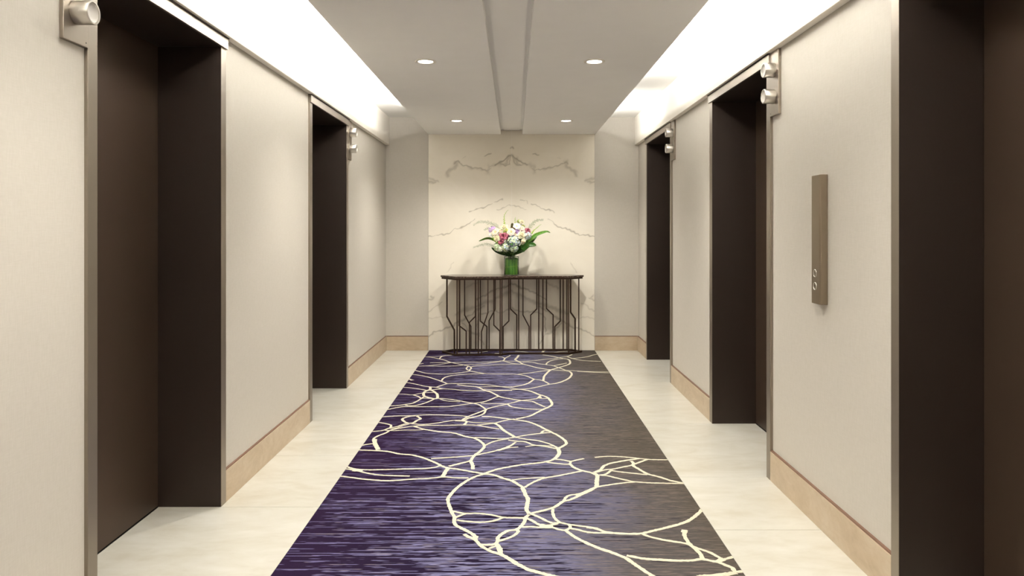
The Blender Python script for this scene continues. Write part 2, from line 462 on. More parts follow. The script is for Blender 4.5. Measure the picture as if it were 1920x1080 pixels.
# call panel
cp = empty('call_panel', (WR, 3.365, 1.054), label='tall slim bronze lift call panel with two round buttons on the right wall', cat='call panel')
y0, y1, t = 3.315, 3.412, .036
MB().prism([(WR, y0), (WR, y1), (WR - t, y1), (WR - t, y0 + .012), (WR - t * .9, y0)], 1.054, 1.656).build('face_plate', M['panelmetal'], cp, bevel=.0025)
for z in (1.197, 1.137):
    ax = Matrix.Translation((WR - t, 3.372, z)) @ Matrix.Rotation(-PI / 2, 4, 'Y')
    b = MB().lathe([(.0185, -.001), (.0185, .0015), (.0165, .0025), (.0150, .0010), (.0150, -.001)], 32, ax).build('button', M['nickel'], cp, smooth=True)
    k = MB().lathe([(.0148, .0004), (.0030, .0008)], 32, ax).build('button_face', M['panelmetal'], b, smooth=True); k.matrix_parent_inverse = Matrix.Identity(4)
    k = MB().lathe([(.0031, .0006), (.0025, .0016), (.0001, .0016)], 16, ax).build('button_mark', M['blackgap'], b, smooth=True); k.matrix_parent_inverse = Matrix.Identity(4)

# ------------------------------------------------------------------ carpet runner
def carpet_mat():
    t = NT('striated_purple_carpet')
    g = t.n('ShaderNodeNewGeometry'); sx = t.n('ShaderNodeSeparateXYZ'); t.l(g.outputs['Position'], sx.inputs[0])
    row = t.math('DIVIDE', t.math('FLOOR', t.math('MULTIPLY', sx.outputs[1], 190)), 190)   # tufted rows
    cb = t.n('ShaderNodeCombineXYZ'); 
    n1 = t.n('ShaderNodeTexNoise', noise_dimensions='1D'); n1.inputs['Scale'].default_value = 23; n1.inputs['Detail'].default_value = 2; t.l(row, n1.inputs['W'])
    t.l(t.math('ADD', sx.outputs[0], t.math('MULTIPLY', n1.outputs['Fac'], 1.2)), cb.inputs[0]); t.l(row, cb.inputs[1])
    def mp(vec, sc, off=(0, 0, 0)):
        m = t.n('ShaderNodeMapping'); m.inputs['Scale'].default_value = sc; m.inputs['Location'].default_value = off
        t.l(vec, m.inputs[0]); return m.outputs[0]
    s1 = t.noise(1, mp(cb.outputs[0], (2.1, 95, 1)), 3, .70)
    s2 = t.noise(1, mp(cb.outputs[0], (6, 120, 1), (7, 3, 0)), 2, .6)
    s3 = t.noise(1, mp(cb.outputs[0], (26, 190, 1), (2, 9, 4)), 1, .6)
    big = t.noise(1, mp(g.outputs['Position'], (1.1, .8, 1), (4.3, 1.7, 0)), 2, .5)
    u = t.math('ADD', t.math('MULTIPLY', t.math('ADD', sx.outputs[0], .985), 1 / 1.92), t.math('MULTIPLY', t.math('SUBTRACT', big, .5), .55))
    th = t.ramp(u, [(0, (.59,) * 3 + (1,)), (.25, (.545,) * 3 + (1,)), (.5, (.488,) * 3 + (1,)), (.72, (.425,) * 3 + (1,)), (1, (.35,) * 3 + (1,))])
    dark = t.math('MULTIPLY', t.math('ADD', t.math('SUBTRACT', th, s1), .012), 34, clamp=True)
    lav = t.ramp(u, [(0, lin((98, 90, 128))), (.4, lin((118, 115, 150))), (.62, lin((100, 98, 122))), (.82, lin((84, 79, 80))), (1, lin((82, 75, 68)))])
    tan = t.ramp(s2, [(.53, (0, 0, 0, 1)), (.63, (1, 1, 1, 1))])
    lav = t.mix(t.math('MULTIPLY', tan, .55), lav, lin((128, 116, 104)))
    sh = t.ramp(s3, [(.3, (.72,) * 3 + (1,)), (.7, (1.0,) * 3 + (1,))])
    mm = t.n('ShaderNodeMix', data_type='RGBA', blend_type='MULTIPLY'); mm.inputs[0].default_value = 1
    t.l(lav, mm.inputs[6]); t.l(sh, mm.inputs[7])
    dk = t.ramp(u, [(0, lin((38, 21, 48))), (.45, lin((30, 20, 42))), (1, lin((34, 29, 34)))])
    t.l(t.mix(dark, mm.outputs[2], dk), t.b.inputs['Base Color'])
    t.set(Roughness=.95, **{'Specular IOR Level': .08}); t.bump(t.noise(700, t.coord(), 1), .5, .003)
    return t.m
M['carpet'] = carpet_mat()
def pile_mat():
    t = NT('cream_carpet_pile'); f = t.noise(500, t.coord(), 1)
    t.l(t.ramp(f, [(.3, lin((186, 178, 154))), (.6, lin((210, 203, 182)))]), t.b.inputs['Base Color'])
    t.set(Roughness=.95, **{'Specular IOR Level': .08}); return t.m
M['pile'] = pile_mat()
rug = MB().box(RL, RR, Y0 + .3, D - .003, -.012, .002).build('carpet_runner', M['carpet'], bevel=.002)
tag(rug, 'long purple to grey striated carpet runner with cream looping lines', 'carpet')
LINES = []
def ln(z, pts, wd=.017): LINES.append((z, pts, wd))
Z1 = (720, 650, 8); Z2 = (920, 650, 8); Z3 = (640, 750, 6); Z4 = (840, 750, 6); Z5 = (800, 860, 6); Z6 = (1080, 840, 6); Z7 = (880, 900, 6); Z8 = (1100, 900, 6)
ln(Z1, [(580,150),(700,158),(830,182),(920,205),(1000,235),(1100,255),(1200,275),(1270,290)])
ln(Z1, [(830,182),(860,150),(920,132),(1020,126)])
ln(Z1, [(640,152),(780,147),(900,136)], .012)
ln(Z1, [(510,266),(545,258),(590,250)])
ln(Z1, [(505,292),(620,288),(700,280),(800,268),(900,255),(1000,240)])
ln(Z1, [(690,242),(850,238),(1000,238),(1150,235),(1300,230),(1500,232),(1700,220),(1780,210),(1900,218),(2080,220)])
ln(Z1, [(630,288),(900,292),(1100,285),(1250,268),(1400,265),(1600,242),(1780,210),(1820,170),(1880,140),(1890,128)])
ln(Z1, [(1720,148),(1780,158),(1815,178)])
ln(Z1, [(1310,300),(1380,290),(1600,275),(1800,265),(2020,262),(2090,265)])
ln(Z1, [(1270,290),(1310,320),(1270,352),(1235,325),(1270,290)])
ln(Z1, [(460,352),(540,375),(640,398),(800,408),(950,410),(1100,395),(1230,378),(1285,362),(1270,348)])
ln(Z1, [(1285,362),(1400,385),(1550,405),(1750,410),(1920,410)]); ln(Z2, [(300,409),(400,415),(520,435),(600,465),(650,485),(740,500),(810,520),(880,560)])
ln(Z1, [(420,415),(540,430),(660,455),(760,485),(850,515),(950,555)])
ln(Z1, [(865,512),(890,475),(960,445),(1080,425),(1250,412),(1500,405)])
ln(Z1, [(360,482),(395,492),(430,504)], .03)
ln(Z1, [(330,535),(470,560),(600,590),(720,605),(800,612),(880,630),(1050,640),(1150,652),(1350,660),(1600,660),(1920,655)])
ln(Z2, [(300,648),(400,640),(560,630),(720,600),(890,560)])
ln(Z1, [(280,608),(420,620),(560,640),(660,655),(780,640),(900,630)])
ln(Z1, [(790,605),(880,575),(970,555),(1150,555),(1350,560),(1550,572),(1700,590),(1800,605),(2000,635),(2120,650)])
ln(Z2, [(400,637),(520,650),(620,675),(720,715),(830,750),(890,800),(920,860),(880,900),(800,935),(700,985),(600,1035),(500,1060),(380,1085)], .022)
ln(Z1, [(1100,570),(1250,590),(1400,605),(1500,650),(1600,680),(1680,720),(1740,750),(1800,765),(1920,785),(2080,810)], .021)
ln(Z2, [(440,805),(480,810),(620,820),(700,855),(820,905)])
ln(Z1, [(1420,605),(1600,598),(1920,600)], .013); ln(Z2, [(300,603),(350,600),(480,575),(570,545),(620,510),(650,488)], .02)
ln(Z1, [(1500,635),(1700,650),(1920,652)], .012)
ln(Z1, [(690,600),(690,640),(620,670),(595,700),(605,740),(680,765),(750,780),(800,770),(800,720),(760,680),(700,645)], .024)
ln(Z1, [(200,708),(300,712),(430,722),(520,705),(620,690),(740,685)], .013)
ln(Z1, [(450,725),(520,750),(560,775),(590,755),(620,745)])
ln(Z1, [(80,890),(220,880),(310,868),(420,850),(500,815),(570,775),(650,772),(750,780)])
ln(Z1, [(320,872),(370,885),(480,880),(600,850),(690,815),(750,785)])
ln(Z1, [(50,945),(180,915),(320,898),(500,900),(700,900),(950,900),(1100,880),(1330,850)])
ln(Z1, [(800,775),(900,780),(1000,790),(1150,815),(1250,835),(1340,850),(1420,870),(1480,905),(1530,940)])
ln(Z1, [(840,785),(950,815),(1140,825)], .013)
ln(Z1, [(1340,850),(1480,830),(1580,800),(1660,765),(1720,745)])
ln(Z1, [(1450,850),(1650,852),(1860,858)], .013)
ln(Z2, [(250,858),(350,835),(440,812),(600,790),(700,775),(740,735),(780,725)])
ln(Z2, [(700,768),(790,778),(860,772)])
ln(Z2, [(710,765),(745,770),(735,745)], .025)
ln(Z1, [(1530,940),(1640,905),(1760,880),(1850,862)])
ln(Z2, [(250,860),(300,895),(360,910),(500,930),(640,938),(770,940)])
ln(Z1, [(1530,940),(1430,985),(1330,1020),(1260,1050)]); ln(Z1, [(1530,945),(1500,1000),(1440,1030),(1340,1060),(1260,1075)])
ln(Z2, [(160,212),(230,225),(300,245),(400,258),(490,262)])
ln(Z2, [(420,128),(400,160),(370,190),(390,210),(440,235),(480,260)], .024)
ln(Z2, [(480,235),(620,235),(720,255),(830,268)])
ln(Z2, [(300,218),(480,220),(650,210),(800,190),(950,178),(1050,160),(1150,145),(1220,118)])
ln(Z2, [(780,122),(900,140),(1010,162),(1100,180),(1160,190),(1190,220),(1180,260),(1100,290),(1000,320),(900,350),(840,400),(800,450),(790,510)], .022)
ln(Z2, [(830,268),(850,240),(900,212),(1000,190),(1120,178)])
ln(Z2, [(1150,150),(1220,175),(1330,200),(1450,212),(1655,220)])
ln(Z2, [(1210,178),(1350,165),(1450,150),(1540,125),(1605,112)])
ln(Z2, [(490,262),(600,290),(700,315),(850,340),(1000,352),(1150,365),(1200,385),(1215,420),(1170,475),(1080,520),(980,550),(890,562)], .021)
ln(Z2, [(830,270),(930,285),(1020,315),(1130,355)])
ln(Z2, [(930,290),(1050,265),(1140,245)]); ln(Z2, [(400,415),(520,400),(650,385),(780,365),(920,345)])
ln(Z2, [(1130,352),(1300,365),(1500,375),(1770,378)], .013); ln(Z2, [(1300,370),(1550,385),(1785,394)], .013)
ln(Z2, [(370,68),(520,80),(620,95)]); ln(Z2, [(770,95),(785,75),(800,65)], .03); ln(Z2, [(60,100),(220,98),(380,85)]); ln(Z2, [(880,92),(1050,75),(1150,68)])
ln(Z1, [(1100,95),(1250,90),(1400,88),(1550,70)])
ln(Z3, [(450,190),(600,180),(800,175),(1000,165),(1200,170),(1360,178),(1430,190)])
ln(Z3, [(830,178),(760,185),(690,210),(700,235),(750,260),(810,255),(850,230),(890,210),(850,180)], .021)
ln(Z3, [(415,250),(500,265),(560,285),(540,320)])
ln(Z3, [(335,355),(450,345),(500,330),(540,315),(620,300),(680,280),(760,262),(900,275),(1050,262),(1200,238),(1280,228),(1380,225),(1440,200),(1550,180)])
ln(Z3, [(375,470),(360,450),(375,425),(420,400),(500,370),(550,340),(650,318),(760,300),(850,290),(950,285),(1150,285),(1380,280),(1540,285),(1640,305),(1780,325)])
ln(Z3, [(540,320),(620,315),(690,290),(760,270)], .013); ln(Z3, [(490,340),(600,345),(700,338),(850,338),(950,330)], .013)
ln(Z3, [(820,295),(880,315),(950,332),(1100,355),(1260,370),(1400,410),(1500,430),(1570,470),(1610,515),(1570,570),(1500,620),(1470,660),(1450,685),(1350,710),(1210,745)], .021)
ln(Z3, [(1450,685),(1475,730),(1480,780)], .024)
ln(Z3, [(210,515),(280,500),(350,490)]); ln(Z3, [(375,440),(375,480),(400,530),(415,560)], .032)
ln(Z3, [(195,562),(300,565),(420,570),(530,580),(650,605),(800,620),(920,650),(1000,680),(1080,715),(1140,745),(1210,765),(1320,780),(1460,805),(1600,830)], .020)
ln(Z3, [(1010,658),(1150,650),(1300,640),(1480,625),(1580,605),(1700,580),(1820,545),(1920,505)])
ln(Z3, [(60,750),(150,775),(300,785),(500,782),(750,775),(950,770),(1050,755),(1110,740)])
ln(Z3, [(50,775),(130,785),(200,800),(280,820),(400,840),(550,850),(770,855)]); ln(Z3, [(140,785),(190,792),(240,795)], .04)
ln(Z3, [(-10,856),(100,870),(250,890),(450,905),(600,905),(800,890),(1000,880),(1150,865),(1280,875),(1430,875)])
ln(Z3, [(1200,765),(1170,810),(1140,860)], .026)
ln(Z5, [(640,175),(550,200),(450,250),(350,320),(290,380),(245,440),(240,480),(265,560),(285,610),(310,650),(310,720),(350,760),(430,800),(520,850),(550,880)], .021)
ln(Z4, [(400,830),(550,780),(700,750),(850,725),(1000,710),(1120,690),(1200,660),(1250,600),(1240,550),(1290,520),(1330,490),(1310,450),(1240,400),(1160,360),(1080,320),(1000,280),(900,245),(780,225),(640,208),(500,190),(380,185)], .021)
ln(Z4, [(1240,545),(1250,600),(1215,650)], .026)
ln(Z3, [(1430,185),(1360,225),(1410,240),(1380,280)]); ln(Z3, [(1280,235),(1400,240),(1500,252),(1720,258)], .013)
ln(Z4, [(330,282),(520,260),(640,230),(750,212)])
ln(Z4, [(530,262),(580,295),(620,335),(700,385),(760,420)], .024)
ln(Z4, [(760,420),(880,440),(1000,455),(1100,480),(1180,510),(1240,545)])
ln(Z4, [(300,420),(450,428),(620,435),(740,420),(850,400),(1000,380),(1080,370),(1150,365)]); ln(Z4, [(1050,370),(1080,345),(1130,350)])
ln(Z4, [(410,515),(480,480),(560,455),(680,435)]); ln(Z4, [(680,450),(780,465),(870,470),(960,505),(1080,520),(1230,550)])
ln(Z4, [(760,475),(710,510),(640,545),(560,570)]); ln(Z4, [(640,545),(700,535),(790,528)], .013); ln(Z4, [(870,525),(1000,510),(1200,520)], .012)
ln(Z4, [(1200,665),(1300,675),(1380,690),(1450,675),(1530,660)]); ln(Z4, [(1110,700),(1240,715),(1360,722),(1380,695)])
ln(Z4, [(1370,722),(1430,765),(1510,795),(1600,815),(1660,840)], .021)
ln(Z4, [(720,900),(850,885),(1000,875),(1090,870)], .013); ln(Z4, [(860,985),(960,925),(1080,880),(1250,850),(1400,820),(1510,798)])
ln(Z4, [(400,830),(520,845),(620,880),(720,910),(780,945),(840,985),(870,1060)], .022)
ln(Z5, [(1075,330),(1110,400),(1140,460),(1130,520),(1125,580),(1160,620)], .024)
ln(Z5, [(290,590),(420,615),(580,615),(740,635),(860,660),(1000,665),(1110,665)]); ln(Z5, [(320,662),(380,640),(430,620)])
ln(Z5, [(340,690),(400,700),(500,710),(600,715),(720,705),(800,685),(860,660)])
ln(Z5, [(420,850),(470,880),(540,910),(600,970),(640,1000),(720,1040),(820,1075)], .020); ln(Z5, [(545,870),(545,915)], .03)
ln(Z5, [(610,968),(750,965),(800,925),(800,890),(850,845),(920,810),(1000,800),(1050,770),(1100,710),(1110,665),(1150,630)], .020)
ln(Z5, [(800,930),(900,900),(980,865),(1030,820),(1010,800)]); ln(Z5, [(770,950),(815,1000),(830,1070)], .026); ln(Z5, [(700,1012),(760,990),(800,985)], .013)
ln(Z5, [(1160,620),(1280,590),(1400,560),(1470,525),(1540,480),(1620,460),(1730,410),(1830,365),(1905,320)], .020)
ln(Z5, [(1540,480),(1560,445),(1600,415),(1690,400),(1740,390)]); ln(Z5, [(1420,565),(1420,620),(1450,680),(1500,720)])
ln(Z5, [(1170,620),(1280,665),(1350,700),(1420,725),(1500,720),(1600,740),(1700,755),(1800,765),(1920,785)])
ln(Z5, [(1110,665),(1190,700),(1260,740),(1350,755),(1430,740),(1470,725)], .020)
ln(Z5, [(1070,770),(1180,765),(1290,775),(1400,770),(1480,795),(1560,805),(1620,770),(1600,745)]); ln(Z5, [(1270,757),(1340,760),(1420,757)], .045)
ln(Z5, [(1600,785),(1700,800),(1800,825),(1920,835)])
ln(Z7, [(1080,565),(1200,650),(1300,700),(1450,765),(1600,815),(1750,875),(1820,920),(1920,990),(2060,1080),(2160,1160),(2300,1290)], .022)
ln(Z7, [(350,830),(450,890),(550,950),(650,1000),(780,1040),(900,1070),(1100,1120),(1300,1190)], .024)
ln(Z8, [(0,530),(100,545),(200,580),(330,598),(480,605),(620,600),(750,570),(900,535),(1050,495),(1150,455),(1240,390),(1310,320)], .022)
ln(Z8, [(0,590),(150,595),(300,598)]); ln(Z8, [(620,602),(720,640),(850,670),(1000,695),(1120,715),(1200,750),(1300,785),(1400,820),(1480,865),(1540,890),(1660,862)], .019)
ln(Z8, [(1100,565),(1100,620),(1130,680),(1180,740),(1250,800),(1290,850),(1310,900)], .022); ln(Z8, [(1100,560),(1100,590)], .03)
ln(Z8, [(450,850),(540,865),(650,885),(800,895),(1000,905),(1180,905),(1290,890),(1380,905),(1480,925),(1560,955),(1640,990),(1670,1030),(1760,1026)], .021)
ln(Z8, [(1470,920),(1510,900),(1550,890)], .028); ln(Z8, [(1250,1090),(1450,1072),(1600,1055),(1680,1040)], .03)
ln(Z6, [(210,105),(320,95),(450,95),(600,105),(720,118),(850,130),(1040,132)]); ln(Z6, [(200,275),(280,240),(310,205),(380,175),(500,150),(640,128),(720,118)], .02)
ln(Z6, [(200,280),(240,310),(235,370),(230,440)], .026); ln(Z6, [(220,275),(330,245),(430,235),(520,215),(620,195),(700,165),(800,130)])
ln(Z6, [(620,145),(650,175),(640,195),(720,245),(800,290),(900,315),(1000,345),(1080,370),(1225,398)], .021); ln(Z6, [(400,255),(560,275),(700,290),(800,300)])
ln(Z6, [(260,305),(330,295),(380,265),(400,245)]); ln(Z6, [(260,305),(340,310),(450,335),(560,360),(660,380),(800,390),(950,395),(1220,399)])
ln(Z6, [(0,535),(60,510),(150,470),(230,440),(400,410),(550,390),(660,382)])
def floorpt(px, py, z=.003):
    y = F * (EYE - z) / (py - VPY); return Vector(((px - VPX) * y / F, y, z))
def spline(P, step):
    out = []
    n = len(P)
    for i in range(n - 1):
        p0, p1, p2, p3 = P[max(i - 1, 0)], P[i], P[i + 1], P[min(i + 2, n - 1)]
        k = max(2, int((p2 - p1).length / step))
        for j in range(k):
            t = j / k
            out.append(.5 * ((2 * p1) + (p2 - p0) * t + (2 * p0 - 5 * p1 + 4 * p2 - p3) * t * t + (3 * p1 - p0 - 3 * p2 + p3) * t ** 3))
    out.append(P[-1]); return out
lm = MB()
for li, ((ox, oy, k), pts, wd) in enumerate(LINES):
    P = [floorpt(ox + x / k, oy + y / k) for x, y in pts]
    Q = spline(P, .009); h = .0032 + .00001 * (li % 60); n = len(Q); b = len(lm.v); cnt = 0
    ends = []
    for i, q in enumerate(Q):
        t = (Q[min(i + 1, n - 1)] - Q[max(i - 1, 0)]); t.z = 0
        if t.length < 1e-6: t = Vector((1, 0, 0))
        t.normalize(); nn = Vector((-t.y, t.x, 0))
        # the weave stretches lines running up the runner less than lines across it
        tw = wd * (.46 if q.y > 4 else .44)
        a1 = tw * (1 + rnd.uniform(-.22, .22)); a2 = tw * (1 + rnd.uniform(-.22, .22))
        L = q + nn * a1; R = q - nn * a2
        for p, z in ((L, .0015), (L, h), (R, h), (R, .0015)):
            lm.v.append((min(max(p.x, RL + .001), RR - .001), min(p.y, D - .006), z))
    for i in range(n - 1):
        for j in range(3):
            lm.f.append((b + i * 4 + j, b + i * 4 + j + 1, b + i * 4 + 4 + j + 1, b + i * 4 + 4 + j))
o = lm.build('line_pattern', M['pile'], rug); o['label'] = 'cream looping lines'

# ------------------------------------------------------------------ console table
def dark_marble():
    t = NT('dark_brown_marble')
    p = t.coord(); v = t.noise(9, p, 8, .65, 2.5); f = t.noise(5, p, 4)
    line = t.ramp(t.math('ABSOLUTE', t.math('SUBTRACT', v, .5)), [(.0, (1, 1, 1, 1)), (.012, (0, 0, 0, 1))])
    base = t.ramp(f, [(.3, lin((48, 34, 28))), (.7, lin((74, 56, 46)))])
    t.l(t.mix(t.math('MULTIPLY', line, .7), base, lin((190, 175, 155))), t.b.inputs['Base Color'])
    t.set(Roughness=.18); return t.m
M['dmarble'] = dark_marble()
M['bronze'] = brushed('dark_bronze_rod', (74, 56, 44), .42, .75)
TZ = .884
ct = empty('console_table', (-.03, 8.15, .002), label='bronze console table with dark marble top and branching rod base against the marble wall', cat='console table')
# plan of the ring, counted from the left tip along the front
PLAN = [(-.808, 8.185), (-.650, 7.985), (-.148, 8.000), (-.062, 8.085), (.615, 8.085), (.762, 8.215), (.655, 8.315), (-.700, 8.315)]
def inset(poly, d):
    out = []; n = len(poly)
    for i in range(n):
        p0, p1, p2 = (Vector(poly[i - 1]), Vector(poly[i]), Vector(poly[(i + 1) % n]))
        a = (p1 - p0).normalized(); b = (p2 - p1).normalized()
        na = Vector((-a.y, a.x)); nb = Vector((-b.y, b.x)); m = (na + nb).normalized()
        out.append(tuple(p1 + m * (d / max(.4, m.dot(na)))))
    return out
MB().prism(inset(PLAN, -.022), TZ - .020, TZ).build('marble_top', M['dmarble'], ct, bevel=.002)
MB().prism(inset(PLAN, -.014), TZ - .040, TZ - .0203).build('top_frame', M['bronze'], ct, bevel=.0015)
MB().square_bar([(x, y, .0142) for x, y in PLAN], .010, closed=True).build('base_ring', M['bronze'], ct)
TB = TZ - .040
def front_y(x):
    for (x0, y0), (x1, y1) in zip(PLAN[:5], PLAN[1:6]):
        if x0 <= x <= x1: return y0 + (y1 - y0) * (x - x0) / (x1 - x0)
    return 8.2
def rod(pts, plane):
    """pts in pixels of the 5.4x crop at (800,480), y ignored at both ends"""
    out = []
    yy0 = None
    for i, (cx, cy) in enumerate(pts):
        px, py = 800 + cx / 5.4, 480 + cy / 5.4
        y = 8.313 if plane == 'b' else 8.1
        for _ in range(6):
            x = (px - VPX) * y / F
            y = 8.313 if plane == 'b' else front_y(min(max(x, -.807), .761))
        z = EYE - (py - VPY) * y / F
        if i == 0: z = TB + .0005
        if i == len(pts) - 1: z = .020
        out.append((x, y, z))
    if plane == 'f' and len({round(p[1], 3) for p in out}) > 1 and len(out) == 2:
        out[1] = (out[0][0], out[0][1], out[1][2])
    m = MB()
    # keep vertical runs vertical
    if len(out) == 4:
        out[1] = (out[0][0], out[0][1], out[1][2]); out[2] = (out[3][0], out[3][1], out[2][2])
    m.square_bar(out, .0066).build('rod', M['bronze'], ct)
T, Bt = 236, 990
for x in (308, 523, 745, 762, 1437, 1540): rod([(x, T), (x, Bt)], 'f')
for x in (335, 497, 932, 1135, 1177, 1382, 1420): rod([(x, T), (x, 940)], 'b')
rod([(205, T), (205, 612), (280, 750), (280, Bt)], 'f')
rod([(328, T), (332, 705), (400, 760), (400, Bt)], 'f')
rod([(493, T), (493, 612), (433, 672), (433, Bt)], 'f')
rod([(620, T), (620, 575), (555, 765), (555, Bt)], 'f')
rod([(680, T), (680, 700), (740, 760), (740, Bt)], 'f')
rod([(1457, T), (1457, 570), (1503, 635), (1503, Bt)], 'f')
for q in ([(384, T), (384, 598), (447, 712), (447, 940)], [(543, T), (543, 658), (610, 715), (610, 940)], [(693, T), (693, 540), (632, 655), (632, 940)],
          [(832, T), (832, 658), (775, 715), (775, 940)], [(848, T), (848, 535), (912, 598), (912, 940)], [(975, T), (975, 597), (1037, 715), (1037, 940)],
          [(1115, T), (1115, 535), (1053, 598), (1053, 940)], [(1213, T), (1213, 532), (1280, 595), (1280, 940)], [(1353, T), (1353, 658), (1297, 715), (1297, 940)]):
    rod(q, 'b')

# ------------------------------------------------------------------ vase and bouquet
VX, VY = -.030, 8.150
VTOP = TZ + .218
def glass_mat():
    t = NT('clear_glass'); t.set(Roughness=.02, IOR=1.45, **{'Transmission Weight': 1.0}); t.b.inputs['Base Color'].default_value = (.96, .99, .96, 1); return t.m
M['glass'] = glass_mat()
def leafwrap():
    t = NT('wrapped_leaf'); g = t.n('ShaderNodeNewGeometry'); sx = t.n('ShaderNodeSeparateXYZ'); t.l(g.outputs['Position'], sx.inputs[0])
    f = t.noise(1, t.coord((70, 70, 3)), 3)
    c = t.ramp(f, [(.3, lin((62, 138, 28))), (.55, lin((96, 172, 40))), (.75, lin((136, 200, 64)))])
    r = t.math('ABSOLUTE', t.math('SUBTRACT', t.math('SUBTRACT', sx.outputs[2], TZ + .104), t.math('MULTIPLY', t.math('ADD', sx.outputs[0], .03), .13)))
    k = t.ramp(r, [(.0, (1, 1, 1, 1)), (.006, (0, 0, 0, 1))])
    t.l(t.mix(t.math('MULTIPLY', k, .6), c, lin((150, 196, 70))), t.b.inputs['Base Color']); t.set(Roughness=.4); return t.m
M['leafwrap'] = leafwrap()
va = empty('glass_vase', (VX, VY, TZ), label='clear cylinder glass vase lined with green leaves on the console table', cat='vase')
TV = Matrix.Translation((VX, VY, TZ))
MB().lathe([(.0001, .0005), (.080, .0005), (.084, .004), (.084, .214), (.0825, .218), (.0815, .218), (.081, .214), (.081, .014), (.074, .011), (.0001, .011)], 56, TV).build('glass_body', M['glass'], va, smooth=True)
MB().lathe([(.0001, .0125), (.0785, .0125), (.0795, .016), (.0795, .182), (.0775, .183), (.0765, .180), (.0765, .020), (.0001, .018)], 48, TV).build('leaf_lining', M['leafwrap'], va, smooth=True)

def petal_mat(name, a, b, var=.0, rough=.55):
    t = NT(name); f = t.noise(60, t.coord(), 3)
    t.l(t.ramp(f, [(.3, lin(a)), (.7, lin(b))]), t.b.inputs['Base Color'])
    t.set(Roughness=rough, **{'Specular IOR Level': .25, 'Subsurface Weight': .12, 'Subsurface Scale': .01}); return t.m
PM = {'cream': petal_mat('cream_petal', (228, 217, 178), (238, 230, 202)), 'blush': petal_mat('blush_petal', (214, 182, 162), (228, 206, 190)),
      'mauve': petal_mat('mauve_petal', (130, 58, 78), (172, 98, 112)), 'lilac': petal_mat('lilac_petal', (176, 136, 198), (214, 182, 222)),
      'blue': petal_mat('pale_blue_petal', (164, 184, 204), (216, 224, 220)), 'palegreen': petal_mat('pale_green_petal', (176, 196, 150), (218, 226, 198)),
      'lime': petal_mat('lime_petal', (196, 206, 96), (226, 230, 150)), 'white': petal_mat('white_petal', (214, 206, 200), (230, 226, 220)),
      'bud': petal_mat('green_bud', (150, 184, 60), (200, 222, 110)), 'leaf': petal_mat('dark_leaf', (36, 78, 26), (52, 98, 34), rough=.4),
      'blade': petal_mat('blade_leaf', (70, 122, 40), (96, 144, 56), rough=.4), 'stem': petal_mat('stem_green', (70, 104, 44), (104, 140, 66)),
      'fern': petal_mat('grey_green_fern', (84, 104, 66), (128, 148, 96)), 'brown': petal_mat('brown_green_pod', (62, 62, 34), (98, 96, 54)),
      'sage': petal_mat('sage_green', (120, 142, 96), (150, 170, 122)), 'darkleaf': petal_mat('deep_leaf', (24, 54, 20), (36, 74, 26), rough=.4)}
BC = Vector((VX, VY, 1.22))
def fpos(zx, zy, y):
    px, py = 880 + zx / 12, 385 + zy / 12
    return Vector(((px - VPX) * y / F, y, EYE - (py - VPY) * y / F))
def frame(p, d):
    d = d.normalized(); a = d.orthogonal().normalized(); a = (Matrix.Rotation(rnd.uniform(0, 6.28), 3, d) @ a); c = d.cross(a)
    return Matrix(((a.x, c.x, d.x, p.x), (a.y, c.y, d.y, p.y), (a.z, c.z, d.z, p.z), (0, 0, 0, 1)))
def facing(p):
    v = p - BC; return Vector((v.x * 1.2, -.26 + min(0, v.y), v.z * .9 + .10)).normalized()
def stem_path(p, d):
    a = rnd.uniform(0, 6.28); r = rnd.uniform(.0, .055)
    neck = Vector((VX + (p.x - VX) * .12 + .02 * math.cos(a), VY + .02 * math.sin(a), VTOP + .005))
    foot = Vector((VX + r * math.cos(a) * .9, VY + r * math.sin(a) * .9, TZ + .03))
    mid = (p + neck) / 2 + Vector((0, .01, -.02))
    return spline([p, mid, neck, foot], .04)
def new(name, p, label, cat='flower', group=None):
    return empty(name, p, label=label, cat=cat, group=group)
def add_stem(e, p, d, r=.0022):
    MB().tube(stem_path(p, d), r, 5).build('stem', PM['stem'], e, smooth=True)
def petal(m, Mx, r, az, tilt, wd, curl, nu=7, nv=4):
    """petal rooted at the axis; tilt 0 = closed upward, 1.5 = flat open"""
    R = Mx @ Matrix.Rotation(az, 4, 'Z')
    def fn(u, v):
        w_ = (v - .5) * 2; prof = wd * (max(.12, u / .5) ** .6 if u < .5 else max(.0, 1 - ((u - .5) / .5) ** 2.8) ** .5 + .06)
        ang = tilt * (.35 + .65 * u) + curl * max(0, u - .65) * 2
        rad = r * (u * math.sin(ang) * 1.0 + .10); h = r * (u * math.cos(ang) * 1.0)
        x = rad - abs(w_) ** 2 * wd * .22 * r * u; y = w_ * prof * r
        return (x, y, h)
    m.grid(fn, nu, nv, R)
